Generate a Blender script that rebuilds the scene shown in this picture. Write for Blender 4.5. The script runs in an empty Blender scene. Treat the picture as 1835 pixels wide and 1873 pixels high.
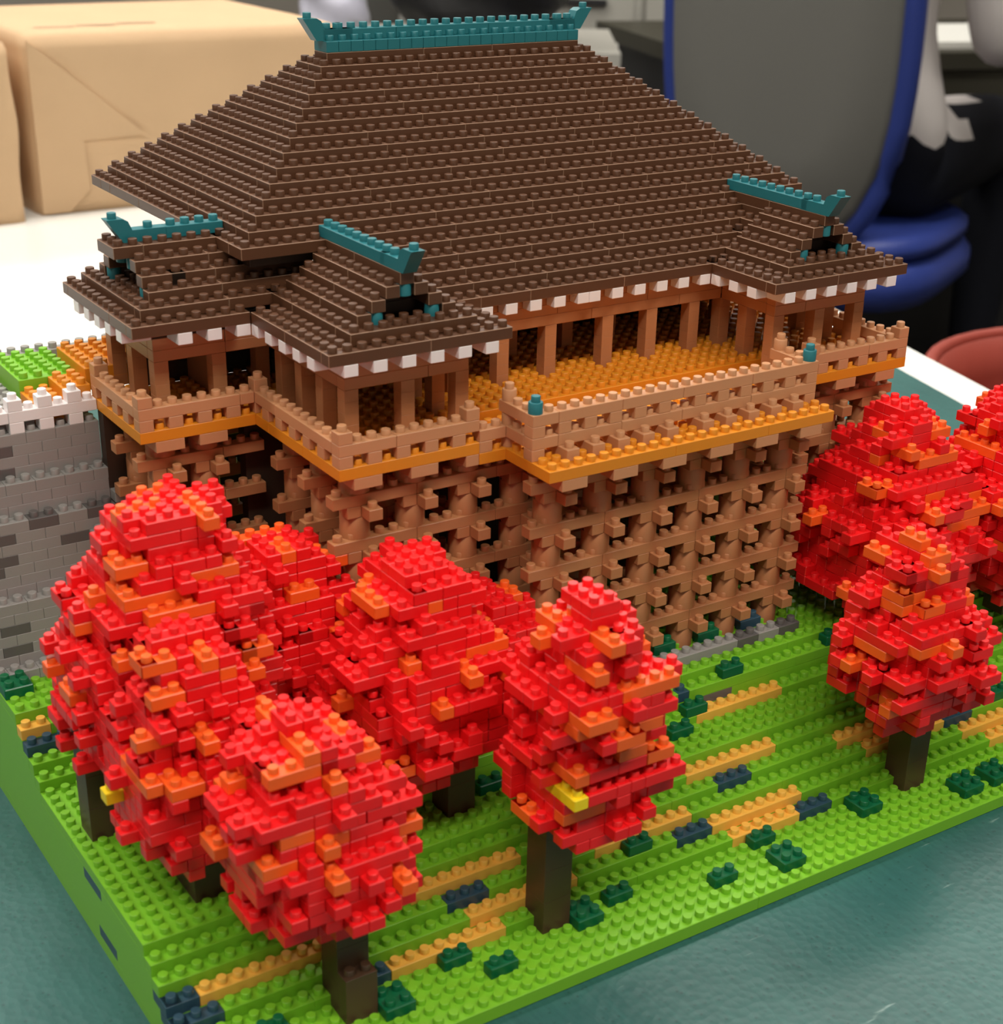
import bpy, bmesh, math, random
from mathutils import Vector, Matrix

# ------------------------------------------------------------------ camera, light, exposure
S = 0.004            # one stud pitch (4 mm) in metres
H = 0.765            # brick height in stud pitches
SH = 0.39            # stud height
TZ = 0.72            # table top height in metres
ZB = -1.36           # model underside in stud units (z = 0 is the stud top of level 0)
scene = bpy.context.scene
col = scene.collection
def W(x, y, z):      # stud units -> metres
    return Vector((x*S, y*S, TZ + (z - ZB)*S))
FPX, CX, CY = 2849.1, 917.5, 1072.16
CR = ((0.8413, -0.5402, 0.0203), (-0.2165, -0.3705, -0.9033), (0.4955, 0.7556, -0.4287))
CC = Vector((-22.324, -69.375, 59.818))
R0 = Vector(CR[2]).normalized()
X0 = Vector(CR[0]); X0 = (X0 - R0*X0.dot(R0)).normalized()
Y0 = R0.cross(X0)
cam_d = bpy.data.cameras.new('camera')
cam = bpy.data.objects.new('camera', cam_d); col.objects.link(cam)
M = Matrix.Identity(4)
for i in range(3):
    M[i][0] = X0[i]; M[i][1] = -Y0[i]; M[i][2] = -R0[i]
M.translation = W(*CC)
cam.matrix_world = M
cam_d.sensor_fit = 'HORIZONTAL'; cam_d.sensor_width = 36.0
cam_d.lens = FPX*36.0/1835.0
cam_d.shift_x = -(CX - 917.5)/1835.0
cam_d.shift_y = (CY - 936.5)/1835.0
cam_d.clip_start = 0.01; cam_d.clip_end = 50
cam_d.dof.use_dof = True
cam_d.dof.focus_distance = 0.455
cam_d.dof.aperture_fstop = 30
scene.camera = cam
scene.view_settings.view_transform = 'Standard'
scene.view_settings.look = 'None'
scene.view_settings.gamma = 1.0
scene.view_settings.use_curve_mapping = False
scene.view_settings.exposure = 0.0

wd = bpy.data.worlds.new('room_ambient'); scene.world = wd; wd.use_nodes = True
wd.node_tree.nodes['Background'].inputs[0].default_value = (1.0, 0.97, 0.93, 1)
wd.node_tree.nodes['Background'].inputs[1].default_value = 0.16
def area(name, loc, sx, sy, power, colr=(1.0, 0.95, 0.87)):
    l = bpy.data.lights.new(name, 'AREA'); l.shape = 'RECTANGLE'; l.size = sx; l.size_y = sy
    l.energy = power; l.color = colr
    o = bpy.data.objects.new(name, l); col.objects.link(o); o.location = loc
    return o
LAMPS = [(-0.9, 0.9), (0.5, 0.9), (1.9, 0.9), (-0.9, -0.9), (0.5, -0.9), (-0.9, 2.6), (0.5, 2.6), (1.9, 2.6)]
for i, (lx, ly) in enumerate(LAMPS):
    area('ceiling_lamp_light', (lx, ly, 2.52), 1.15, 0.28, 15.0)

# ------------------------------------------------------------------ materials
def s2l(c):
    c = c/255.0
    return c/12.92 if c <= 0.04045 else ((c + 0.055)/1.055)**2.4
MATS = {}
def mat(name, rgb, rough=0.38, spec=0.5, bump=0.0, bscale=200, var=0.0, vscale=60, coat=0.0, sss=0.0):
    m = bpy.data.materials.new(name); m.use_nodes = True
    nt = m.node_tree; b = nt.nodes['Principled BSDF']
    lin = tuple(s2l(c) for c in rgb) + (1,)
    b.inputs['Base Color'].default_value = lin
    b.inputs['Roughness'].default_value = rough
    b.inputs['Specular IOR Level'].default_value = spec
    if coat: b.inputs['Coat Weight'].default_value = coat
    if sss:
        b.inputs['Subsurface Weight'].default_value = sss
        b.inputs['Subsurface Radius'].default_value = (0.002, 0.0012, 0.0008)
    if var or bump:
        tc = nt.nodes.new('ShaderNodeTexCoord')
    if var:
        n = nt.nodes.new('ShaderNodeTexNoise'); n.inputs['Scale'].default_value = vscale; n.inputs['Detail'].default_value = 5
        nt.links.new(tc.outputs['Object'], n.inputs['Vector'])
        mx = nt.nodes.new('ShaderNodeMix'); mx.data_type = 'RGBA'
        mx.inputs[6].default_value = tuple(max(0, c*(1 - var)) for c in lin[:3]) + (1,)
        mx.inputs[7].default_value = tuple(min(1, c*(1 + var)) for c in lin[:3]) + (1,)
        nt.links.new(n.outputs['Fac'], mx.inputs[0]); nt.links.new(mx.outputs[2], b.inputs['Base Color'])
    if bump:
        n2 = nt.nodes.new('ShaderNodeTexNoise'); n2.inputs['Scale'].default_value = bscale; n2.inputs['Detail'].default_value = 4
        nt.links.new(tc.outputs['Object'], n2.inputs['Vector'])
        bp = nt.nodes.new('ShaderNodeBump'); bp.inputs['Strength'].default_value = bump; bp.inputs['Distance'].default_value = 0.001
        nt.links.new(n2.outputs['Fac'], bp.inputs['Height']); nt.links.new(bp.outputs['Normal'], b.inputs['Normal'])
    MATS[name] = m
    return m
mat('lime', (122, 186, 40)); mat('red', (238, 26, 30), 0.36); mat('orange_leaf', (246, 98, 32), 0.36)
mat('yellow_leaf', (250, 215, 30)); mat('brown', (90, 57, 37), 0.4); mat('brown_scuff_glint', (156, 122, 98), 0.5)
mat('tan', (182, 122, 80), 0.42); mat('tan_light', (200, 144, 102), 0.42); mat('orange_floor', (222, 140, 34), 0.36)
mat('gold', (240, 182, 76), 0.4); mat('slate', (44, 74, 90), 0.36); mat('pine', (8, 96, 58), 0.34)
mat('teal', (36, 116, 124), 0.4); mat('grey', (150, 147, 143), 0.4); mat('dark_grey', (98, 94, 92), 0.4)
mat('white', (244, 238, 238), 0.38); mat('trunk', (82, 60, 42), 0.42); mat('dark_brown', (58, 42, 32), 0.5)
EDGE = {'brown': 'brown_scuff_glint'}  # chamfer faces paler: scuffed edges plus ceiling glint put into the colour

# ------------------------------------------------------------------ brick meshes
CACHE = {}
def chamfer_box(bm, x0, y0, z0, x1, y1, z1, c, mi=0, ei=0):
    vs = {}
    for ix, x in enumerate((x0, x1)):
        for iy, y in enumerate((y0, y1)):
            for iz, z in enumerate((z0, z1)):
                sx, sy, sz = (1 if ix == 0 else -1), (1 if iy == 0 else -1), (1 if iz == 0 else -1)
                vs[ix, iy, iz, 0] = bm.verts.new((x, y + sy*c, z + sz*c))
                vs[ix, iy, iz, 1] = bm.verts.new((x + sx*c, y, z + sz*c))
                vs[ix, iy, iz, 2] = bm.verts.new((x + sx*c, y + sy*c, z))
    def f(ids, m):
        try:
            fc = bm.faces.new([vs[i] for i in ids]); fc.material_index = m
        except ValueError:
            pass
    for k in (0, 1):
        f([(k, 0, 0, 0), (k, 0, 1, 0), (k, 1, 1, 0), (k, 1, 0, 0)], mi)
        f([(0, k, 0, 1), (1, k, 0, 1), (1, k, 1, 1), (0, k, 1, 1)], mi)
        f([(0, 0, k, 2), (0, 1, k, 2), (1, 1, k, 2), (1, 0, k, 2)], mi)
    for a in (0, 1):
        for b in (0, 1):
            f([(a, b, 0, 0), (a, b, 1, 0), (a, b, 1, 1), (a, b, 0, 1)], ei)
            f([(a, 0, b, 0), (a, 1, b, 0), (a, 1, b, 2), (a, 0, b, 2)], ei)
            f([(0, a, b, 1), (1, a, b, 1), (1, a, b, 2), (0, a, b, 2)], ei)
            for d in (0, 1):
                f([(a, b, d, 0), (a, b, d, 1), (a, b, d, 2)], ei)
def plain_box(bm, x0, y0, z0, x1, y1, z1, mi=0):
    v = [bm.verts.new((x, y, z)) for x in (x0, x1) for y in (y0, y1) for z in (z0, z1)]
    for q in ((0, 1, 3, 2), (4, 6, 7, 5), (0, 4, 5, 1), (2, 3, 7, 6), (0, 2, 6, 4), (1, 5, 7, 3)):
        bm.faces.new([v[i] for i in q]).material_index = mi
def cyl(bm, cx, cy, z0, z1, r, n=14, mi=0, ch=0.0, caps=True):
    rings = [(r, z0), (r, z1 - ch)] + ([(r - ch, z1)] if ch else [])
    rows = []
    for rr, z in rings:
        rows.append([bm.verts.new((cx + rr*math.cos(2*math.pi*i/n), cy + rr*math.sin(2*math.pi*i/n), z)) for i in range(n)])
    for a, b in zip(rows, rows[1:]):
        for i in range(n):
            f = bm.faces.new((a[i], a[(i+1) % n], b[(i+1) % n], b[i])); f.material_index = mi; f.smooth = True
    f = bm.faces.new(rows[-1]); f.material_index = mi
def finish(bm, name, mats):
    for v in bm.verts: v.co *= S
    bmesh.ops.recalc_face_normals(bm, faces=bm.faces)
    me = bpy.data.meshes.new(name); bm.to_mesh(me); bm.free()
    for m in mats: me.materials.append(MATS[m])
    return me
def brick_mesh(nx, ny, hl, kind, m, g=0.012, c=0.035):
    key = (nx, ny, hl, kind, m, g, c)
    if key in CACHE: return CACHE[key]
    bm = bmesh.new(); z1 = hl*H
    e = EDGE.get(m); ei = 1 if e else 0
    studs = [(i + .5, j + .5) for i in range(nx) for j in range(ny)]
    if kind == 'round':
        r = min(nx, ny)/2 - .03
        cyl(bm, nx/2, ny/2, 0, z1, r, 20, 0, .04)
    elif kind.startswith('L'):
        miss = {'L0': (1, 1), 'L1': (0, 1), 'L2': (1, 0), 'L3': (0, 0)}[kind]
        studs = [s for s in studs if s != (miss[0] + .5, miss[1] + .5)]
        k = [(i, j) for i in (0, 1) for j in (0, 1) if (i, j) != miss]
        row = 0 if miss[1] == 1 else 1
        chamfer_box(bm, g, row + g, 0, 2 - g, row + 1 - g, z1, c)
        cx_ = 0 if miss[0] == 1 else 1
        chamfer_box(bm, cx_ + g, g, 0.0, cx_ + 1 - g, 2 - g, z1, c)
    elif c <= 0:
        plain_box(bm, 0, 0, 0, nx, ny, z1)
    else:
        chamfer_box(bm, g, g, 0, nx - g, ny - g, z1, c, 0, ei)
    if kind != 'flat':
        for (i, j) in studs:
            cyl(bm, i, j, z1 - .02, z1 + SH, .305, 14 if nx*ny < 60 else 10, 0, .03)
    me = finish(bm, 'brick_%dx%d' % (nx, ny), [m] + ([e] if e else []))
    CACHE[key] = me
    return me
def thing(name, label, cat, loc=(0, 0, 0), group=None):
    o = bpy.data.objects.new(name, None); col.objects.link(o)
    o.empty_display_size = .01
    o.location = loc if isinstance(loc, Vector) else W(*loc)
    o['label'] = label; o['category'] = cat
    if group: o['group'] = group
    return o
def tag(o, label, cat, group=None):
    o['label'] = label; o['category'] = cat
    if group: o['group'] = group
    return o
def put(parent, name, me, x, y, z, label=None):
    o = bpy.data.objects.new(name, me); col.objects.link(o)
    w = W(x, y, z)
    if parent is not None:
        o.parent = parent; o.location = w - parent.location
    else:
        o.location = w
    if label: o['label'] = label
    return o
def B(parent, name, m, x, y, L, nx=1, ny=1, hl=1, kind='stud', **k):
    """brick whose lowest cell is (x, y) and whose stud tops lie at level L"""
    return put(parent, name, brick_mesh(nx, ny, hl, kind, m, **k), x - .5, y - .5, (L - hl)*H - SH)
def runs(a, b, lens):
    out, x, i = [], a, 0
    while x <= b:
        n = min(lens[i % len(lens)], b - x + 1); out.append((x, n)); x += n; i += 1
    return out

# ------------------------------------------------------------------ room shell and table
def simple(name, m, build, parent=None, struct=False, smooth=False):
    bm = bmesh.new(); build(bm)
    bmesh.ops.recalc_face_normals(bm, faces=bm.faces)
    me = bpy.data.meshes.new(name); bm.to_mesh(me); bm.free()
    me.materials.append(MATS[m])
    if smooth:
        for p in me.polygons: p.use_smooth = True
    o = bpy.data.objects.new(name, me); col.objects.link(o)
    if parent is not None:
        o.parent = parent
        o.matrix_parent_inverse = Matrix.Translation(-parent.location)
    if struct: o['kind'] = 'structure'
    return o
mat('floor_vinyl', (58, 55, 52), .5, .4, var=.12, vscale=6); mat('wall_paint', (196, 190, 180), .8, .2, var=.03, vscale=3)
mat('ceiling_tile', (225, 222, 216), .9, .1, var=.03, vscale=30)
simple('floor', 'floor_vinyl', lambda bm: plain_box(bm, -3, -2.5, -.1, 5, 6, 0), struct=True)
simple('ceiling', 'ceiling_tile', lambda bm: plain_box(bm, -3, -2.5, 2.6, 5, 6, 2.7), struct=True)
simple('wall_back', 'wall_paint', lambda bm: plain_box(bm, -3, 6, 0, 5, 6.1, 2.6), struct=True)
simple('wall_right', 'wall_paint', lambda bm: plain_box(bm, 5, -2.5, 0, 5.1, 6, 2.6), struct=True)
simple('wall_left', 'wall_paint', lambda bm: plain_box(bm, -3.1, -2.5, 0, -3, 6, 2.6), struct=True)
simple('wall_front', 'wall_paint', lambda bm: plain_box(bm, -3, -2.6, 0, 5, -2.5, 2.6), struct=True)
# ceiling lamps (out of view above the table)
def emis(name, rgb, st):
    m = bpy.data.materials.new(name); m.use_nodes = True
    b = m.node_tree.nodes['Principled BSDF']
    b.inputs['Base Color'].default_value = (.9, .9, .9, 1)
    b.inputs['Emission Color'].default_value = rgb + (1,); b.inputs['Emission Strength'].default_value = st
    MATS[name] = m
emis('lamp_diffuser', (1.0, .95, .87), 6.0)
mat('lamp_housing', (230, 230, 228), .5)
for lx, ly in LAMPS:
    t = thing('ceiling_light', 'white tube light with a flat diffuser on the ceiling', 'light', Vector((lx, ly, 2.6)), 'ceiling lights above the tables')
    simple('housing', 'lamp_housing', lambda bm: plain_box(bm, lx - .62, ly - .17, 2.54, lx + .62, ly + .17, 2.602), t)
    simple('diffuser', 'lamp_diffuser', lambda bm: plain_box(bm, lx - .59, ly - .145, 2.53, lx + .59, ly + .145, 2.541), t)

# table and cutting mat: both turned about 14 degrees against the model
def mat_nodes_mat():
    m = bpy.data.materials.new('mat_green'); m.use_nodes = True; nt = m.node_tree; b = nt.nodes['Principled BSDF']
    N = nt.nodes.new; Lk = nt.links.new
    tc = N('ShaderNodeTexCoord')
    n1 = N('ShaderNodeTexNoise'); n1.inputs['Scale'].default_value = 9; n1.inputs['Detail'].default_value = 8
    Lk(tc.outputs['Object'], n1.inputs['Vector'])
    mp = N('ShaderNodeMapping'); mp.inputs['Scale'].default_value = (900, 60, 1); mp.inputs['Rotation'].default_value = (0, 0, .6)
    Lk(tc.outputs['Object'], mp.inputs['Vector'])
    n2 = N('ShaderNodeTexNoise'); n2.inputs['Scale'].default_value = 1.0; n2.inputs['Detail'].default_value = 3
    Lk(mp.outputs['Vector'], n2.inputs['Vector'])
    n3 = N('ShaderNodeTexVoronoi'); n3.inputs['Scale'].default_value = 420
    Lk(tc.outputs['Object'], n3.inputs['Vector'])
    r1 = N('ShaderNodeValToRGB'); r1.color_ramp.elements[0].position = .25; r1.color_ramp.elements[1].position = .75
    r1.color_ramp.elements[0].color = tuple(s2l(c) for c in (34, 80, 78)) + (1,)
    r1.color_ramp.elements[1].color = tuple(s2l(c) for c in (52, 104, 100)) + (1,)
    ad = N('ShaderNodeMath'); ad.operation = 'MULTIPLY_ADD'; ad.inputs[1].default_value = .5; 
    Lk(n2.outputs['Fac'], ad.inputs[0]); Lk(n1.outputs['Fac'], ad.inputs[2])
    sb = N('ShaderNodeMath'); sb.operation = 'SUBTRACT'; sb.inputs[1].default_value = .25
    Lk(ad.outputs[0], sb.inputs[0]); Lk(sb.outputs[0], r1.inputs[0])
    # fine dark speckle
    r2 = N('ShaderNodeValToRGB'); r2.color_ramp.elements[0].position = .08; r2.color_ramp.elements[1].position = .22
    r2.color_ramp.elements[0].color = (.55, .55, .55, 1); r2.color_ramp.elements[1].color = (1, 1, 1, 1)
    Lk(n3.outputs['Distance'], r2.inputs[0])
    mx = N('ShaderNodeMix'); mx.data_type = 'RGBA'; mx.blend_type = 'MULTIPLY'; mx.inputs[0].default_value = .8
    Lk(r1.outputs['Color'], mx.inputs[6]); Lk(r2.outputs['Color'], mx.inputs[7])
    # pale cutting scratches
    mp2 = N('ShaderNodeMapping'); mp2.inputs['Scale'].default_value = (70, 420, 1); mp2.inputs['Rotation'].default_value = (0, 0, -.9)
    Lk(tc.outputs['Object'], mp2.inputs['Vector'])
    n4 = N('ShaderNodeTexNoise'); n4.inputs['Scale'].default_value = 1; n4.inputs['Detail'].default_value = 6
    Lk(mp2.outputs['Vector'], n4.inputs['Vector'])
    r3 = N('ShaderNodeValToRGB'); r3.color_ramp.elements[0].position = .7; r3.color_ramp.elements[1].position = .85
    Lk(n4.outputs['Fac'], r3.inputs[0])
    mx2 = N('ShaderNodeMix'); mx2.data_type = 'RGBA'; mx2.inputs[7].default_value = (.35, .48, .45, 1)
    Lk(r3.outputs['Color'], mx2.inputs[0]); Lk(mx.outputs[2], mx2.inputs[6])
    Lk(mx2.outputs[2], b.inputs['Base Color'])
    b.inputs['Roughness'].default_value = .42; b.inputs['Specular IOR Level'].default_value = .45
    bp = N('ShaderNodeBump'); bp.inputs['Strength'].default_value = .25; bp.inputs['Distance'].default_value = .0004
    Lk(n3.outputs['Distance'], bp.inputs['Height']); Lk(bp.outputs['Normal'], b.inputs['Normal'])
    MATS['mat_green'] = m
mat_nodes_mat()
mat('table_white', (236, 236, 232), .22, .5, var=.02, vscale=12); mat('table_leg', (150, 150, 150), .35)
E1 = Vector((.25, .968)).normalized(); E2 = Vector((-E1.y, E1.x)); P0 = Vector((127, 57))
def quad_slab(bm, P, t0, t1, s0, s1, z0, z1, c=.0):
    pts = [P + E1*t + E2*s for t, s in ((t0, s0), (t1, s0), (t1, s1), (t0, s1))]
    lo = [bm.verts.new(W(p.x, p.y, z0)) for p in pts]; hi = [bm.verts.new(W(p.x, p.y, z1)) for p in pts]
    bm.faces.new(lo); bm.faces.new(hi)
    for i in range(4): bm.faces.new((lo[i], lo[(i+1) % 4], hi[(i+1) % 4], hi[i]))
MT = .3   # mat thickness in stud units
tb = thing('work_table', 'white topped work table carrying the mat and the brick model', 'table', W(50, 60, ZB - MT - 180*1.0) * 1.0)
tb.location = Vector((.2, .3, 0))
simple('table_top', 'table_white', lambda bm: quad_slab(bm, P0, -190, 240, -7.2, 330, ZB - MT - 7, ZB - MT), tb)
for t, s in ((-180, 2), (230, 2), (-180, 320), (230, 320)):
    p = P0 + E1*t + E2*s
    simple('leg', 'table_leg', lambda bm: plain_box(bm, p.x*S - .02, p.y*S - .02, 0, p.x*S + .02, p.y*S + .02, TZ - (MT + 6.9)*S), tb)
mo = simple('cutting_mat', 'mat_green', lambda bm: quad_slab(bm, P0, -185, 24, 0, 300, ZB - MT, ZB))
tag(mo, 'large green cutting mat with worn scratched surface under the brick model', 'cutting mat')

# ------------------------------------------------------------------ green hillside base
base = thing('hillside_base', 'lime green brick hillside stepping down to a flat studded front plate', 'brick base', (41, 0, ZB))
XM, YM = 83, 62
def hgt(x, y):
    if y <= -6: return 0
    if y <= 0: return y + 6
    if x >= 20:
        if y <= 2: return 6
        if y == 3: return 7 if x >= 38 else 6
        if y == 4: return 9
        if y == 5: return 10
        if x >= 54: return 10
        return 11
    w = 4 if x >= 18 else (4 + 2*(18 - x) if x >= 12 else 18)
    w = min(w, 18)
    if y < w: return 6
    k = y - w
    return min(11, 7 + k)
SPEC = []   # (y, x0, x1, material)
SPEC += [(-5, 12, 12, 'slate'), (-5, 13, 20, 'gold'), (-5, 39, 44, 'gold'), (-5, 45, 47, 'slate'), (-5, 64, 69, 'gold'),
         (-4, 0, 2, 'slate'), (-4, 19, 26, 'gold'), (-4, 35, 37, 'slate'), (-4, 38, 45, 'gold'), (-4, 62, 67, 'gold'),
         (-3, 0, 1, 'slate'), (-3, 2, 9, 'gold'), (-3, 18, 20, 'slate'), (-3, 29, 36, 'gold'), (-3, 53, 60, 'gold'), (-3, 61, 63, 'slate'),
         (-2, 16, 23, 'gold'), (-2, 40, 42, 'slate'), (-2, 51, 58, 'gold'), (-1, 38, 45, 'gold'), (3, 42, 49, 'gold'),
         (4, 41, 41, 'slate'), (20, 0, 3, 'slate'), (21, 0, 1, 'gold')]
SPEC += [(6, a, a + n - 1, m) for a, n, m in ((30, 3, 'grey'), (33, 4, 'dark_grey'), (37, 5, 'grey'), (42, 6, 'grey'), (48, 2, 'dark_grey'), (50, 2, 'grey'), (52, 2, 'dark_grey'))]
spec = {}
for y, a, b, m in SPEC:
    for x in range(a, b + 1): spec[x, y] = (m, a, b)
# front base plates
for x0, n in ((0, 37), (37, 37), (74, 10)):
    B(base, 'base_plate', 'lime', x0, -10, 0, n, 6, hl=1.25, c=.04, g=.006)
done = set()
random.seed(3)
for y in range(-5, 26):
    x = 0
    while x <= XM:
        if (x, y) in done: x += 1; continue
        hh = hgt(x, y)
        if (x, y) in spec:
            m, a, b = spec[x, y]
            B(base, {'gold': 'path_brick', 'slate': 'slate_brick'}.get(m, 'kerb_brick'), m, x, y, hh, b - a + 1, 1)
            for q in range(a, b + 1): done.add((q, y))
            x = b + 1; continue
        n = 1; mxn = random.choice((6, 8, 10, 12))
        while n < mxn and x + n <= XM and (x + n, y) not in done and (x + n, y) not in spec and hgt(x + n, y) == hh: n += 1
        d = 1
        while d < 6 and y + d < 26 and all((x + i, y + d) not in done and (x + i, y + d) not in spec and hgt(x + i, y + d) == hh for i in range(n)): d += 1
        B(base, 'terrain_brick', 'lime', x, y, hh, n, d, g=.004, c=.03)
        for i in range(n):
            for j in range(d): done.add((x + i, y + j))
        x += n
# solid core under the studded skin (one joined part)
bm = bmesh.new()
for y in range(-5, YM + 1):
    x = 0
    while x <= XM:
        hh = hgt(x, min(y, 25)); n = 1
        while x + n <= XM and hgt(x + n, min(y, 25)) == hh: n += 1
        top = (hh - (1 if y < 26 else 0))*H - SH
        if hh >= 1: plain_box(bm, x - .5 + (.002 if x == 0 else 0), y - .5 + .003, -SH - .9, x + n - .5, y + .5 + .003, top)
        x += n
plain_box(bm, -.5, -4.5, ZB, XM + .5, YM + .5, -SH - .2)
put(base, 'hill_core', finish(bm, 'hill_core', ['lime']), 0, 0, 0)
# slate bricks let into the left flank
for y0, n, L in ((7, 3, 5), (5, 3, 1)):
    B(base, 'slate_brick', 'slate', 0, y0, L, 1, n, kind='flat', c=.02, g=.004).location.x -= .012*S
for y0, n, L in ((-3, 2, 3), (-4, 2, 2)):
    B(base, 'slate_brick', 'slate', 0, y0, L, 1, n, kind='flat', c=.02, g=.004).location.x -= .012*S
B(base, 'slate_brick', 'dark_grey', 43, 4, 8, 3, 1, kind='flat').location.y -= .012*S
# bushes
G2 = 'round two by two shrub bricks'
def bush(x, y, L, nx, ny, m='pine'):
    me = brick_mesh(nx, ny, 1, 'stud', m, .03, .06)
    o = put(None, 'shrub', me, x - .5, y - .5, (L - 1)*H - SH)
    if nx*ny == 4: tag(o, 'glossy dark green two-by-two shrub brick pressed on the green studs', 'shrub brick', 'square dark green shrub bricks')
    else: tag(o, 'dark green shrub brick two studs long pressed on the green steps', 'shrub brick', 'long dark green shrub bricks')
for x, y, L in ((40, -9, 1), (49, -7, 1), (57, -9, 1), (60, -9, 1), (25, -7, 1), (11, -8, 1), (0, 24, 12)): bush(x, y, L, 2, 2)
for x, y, L in ((35, -8, 1), (40, -6, 1), (28, -6, 1), (31, -4, 3), (16, -6, 1), (18, -8, 1), (4, -6, 1), (41, 3, 8), (45, 4, 10), (55, 4, 10),
                (39, 2, 7), (24, 3, 7), (58, 4, 10), (66, -3, 4)): bush(x, y, L, 2, 1)
# ------------------------------------------------------------------ temple
T = thing('temple_model', 'brown roofed wooden temple built of tiny bricks on a tall tan stilt lattice', 'brick model', (41.5, 25, 11*H - SH))
LR = (8, 6, 8, 4, 8, 10)
def fx(name, m, x0, x1, y, L, d=2, lens=LR):
    for x, n in runs(x0, x1, lens): B(T, name, m, x, y, L, n, d)
def fy(name, m, x, y0, y1, L, d=2, lens=LR):
    for y, n in runs(y0, y1, lens): B(T, name, m, x, y, L, d, n)
# main hipped roof, 13 full tiers
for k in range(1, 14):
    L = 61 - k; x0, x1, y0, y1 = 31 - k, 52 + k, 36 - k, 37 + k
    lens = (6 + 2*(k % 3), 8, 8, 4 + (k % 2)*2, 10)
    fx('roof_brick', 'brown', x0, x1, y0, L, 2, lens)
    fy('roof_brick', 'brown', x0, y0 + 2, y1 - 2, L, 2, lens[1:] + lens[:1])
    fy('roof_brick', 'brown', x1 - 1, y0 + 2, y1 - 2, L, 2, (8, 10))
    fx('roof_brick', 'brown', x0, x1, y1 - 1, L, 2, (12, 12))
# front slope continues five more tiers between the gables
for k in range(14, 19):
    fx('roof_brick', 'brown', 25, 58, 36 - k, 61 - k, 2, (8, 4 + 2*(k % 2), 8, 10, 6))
# roof ridge
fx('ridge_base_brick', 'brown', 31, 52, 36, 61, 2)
for x in range(31, 53): B(T, 'ridge_tile', 'teal', x, 36, 62, 1, 2)
for x, n in ((31, 6), (37, 8), (45, 8)):
    o = B(T, 'ridge_tile', 'teal', x, 36, 63, n, 1); o.location.y += .5*S
def horn(name, x, y, L, dx, dy):
    """upturned ridge end: profile runs outward along (dx, dy) from the last ridge stud"""
    bm = bmesh.new()
    prof = [(-.5, 0), (2.4, 0), (3.45, 2*H), (2.35, 2*H), (2.0, 1.75*H), (1.75, H), (-.5, H)]
    w = .488
    a = [bm.verts.new((dx*d - dy*w, dy*d + dx*w, z)) for d, z in prof]
    b = [bm.verts.new((dx*d + dy*w, dy*d - dx*w, z)) for d, z in prof]
    n = len(prof)
    bm.faces.new(a); bm.faces.new(b)
    for i in range(n): bm.faces.new((a[i], a[(i+1) % n], b[(i+1) % n], b[i]))
    cyl(bm, dx*2.9, dy*2.9, 2*H - .02, 2*H + SH, .3, 14, 0, .03)
    cyl(bm, dx*.55, dy*.55, H - .02, H + SH, .3, 14, 0, .03)
    put(T, name, finish(bm, name, ['teal']), x, y, (L - 1)*H - SH)
horn('ridge_horn', 32.4, 36.5, 63, -1, 0); horn('ridge_horn', 50.6, 36.5, 63, 1, 0)
# front gables (the right one mirrors the left)
def X(x, n, mir): return 84 - x - n if mir else x     # lowest cell of an n-wide brick, mirrored about 41.5
def gable(mir):
    def bx(name, m, x, y, L, nx, ny, **k): return B(T, name, m, X(x, nx, mir), y, L, nx, ny, **k)
    # eave (level 43) and second tier
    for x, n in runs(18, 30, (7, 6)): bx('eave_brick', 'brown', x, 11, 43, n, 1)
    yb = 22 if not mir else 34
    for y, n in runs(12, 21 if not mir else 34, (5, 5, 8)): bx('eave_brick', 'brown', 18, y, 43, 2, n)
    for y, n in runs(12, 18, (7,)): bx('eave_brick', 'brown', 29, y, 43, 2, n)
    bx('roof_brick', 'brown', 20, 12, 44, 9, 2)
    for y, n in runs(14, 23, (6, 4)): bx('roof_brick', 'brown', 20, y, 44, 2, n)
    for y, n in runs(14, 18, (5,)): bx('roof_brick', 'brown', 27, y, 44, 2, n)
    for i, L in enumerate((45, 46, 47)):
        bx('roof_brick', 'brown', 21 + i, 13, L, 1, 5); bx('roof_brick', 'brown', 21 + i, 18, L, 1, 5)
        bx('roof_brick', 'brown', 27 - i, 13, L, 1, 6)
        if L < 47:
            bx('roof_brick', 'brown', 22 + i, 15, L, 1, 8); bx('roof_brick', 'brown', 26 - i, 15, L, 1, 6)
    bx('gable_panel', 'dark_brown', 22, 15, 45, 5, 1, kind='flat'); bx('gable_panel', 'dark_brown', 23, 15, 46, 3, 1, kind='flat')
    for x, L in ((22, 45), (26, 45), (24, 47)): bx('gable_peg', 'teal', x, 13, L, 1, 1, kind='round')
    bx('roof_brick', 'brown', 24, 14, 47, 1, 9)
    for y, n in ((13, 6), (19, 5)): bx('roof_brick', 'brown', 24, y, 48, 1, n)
    bx('ridge_tile', 'teal', 24, 15, 49, 1, 9)
    hx = 24 if not mir else 59
    horn('ridge_horn', hx, 14.6, 49, 0, -1)
gable(False); gable(True)
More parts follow.
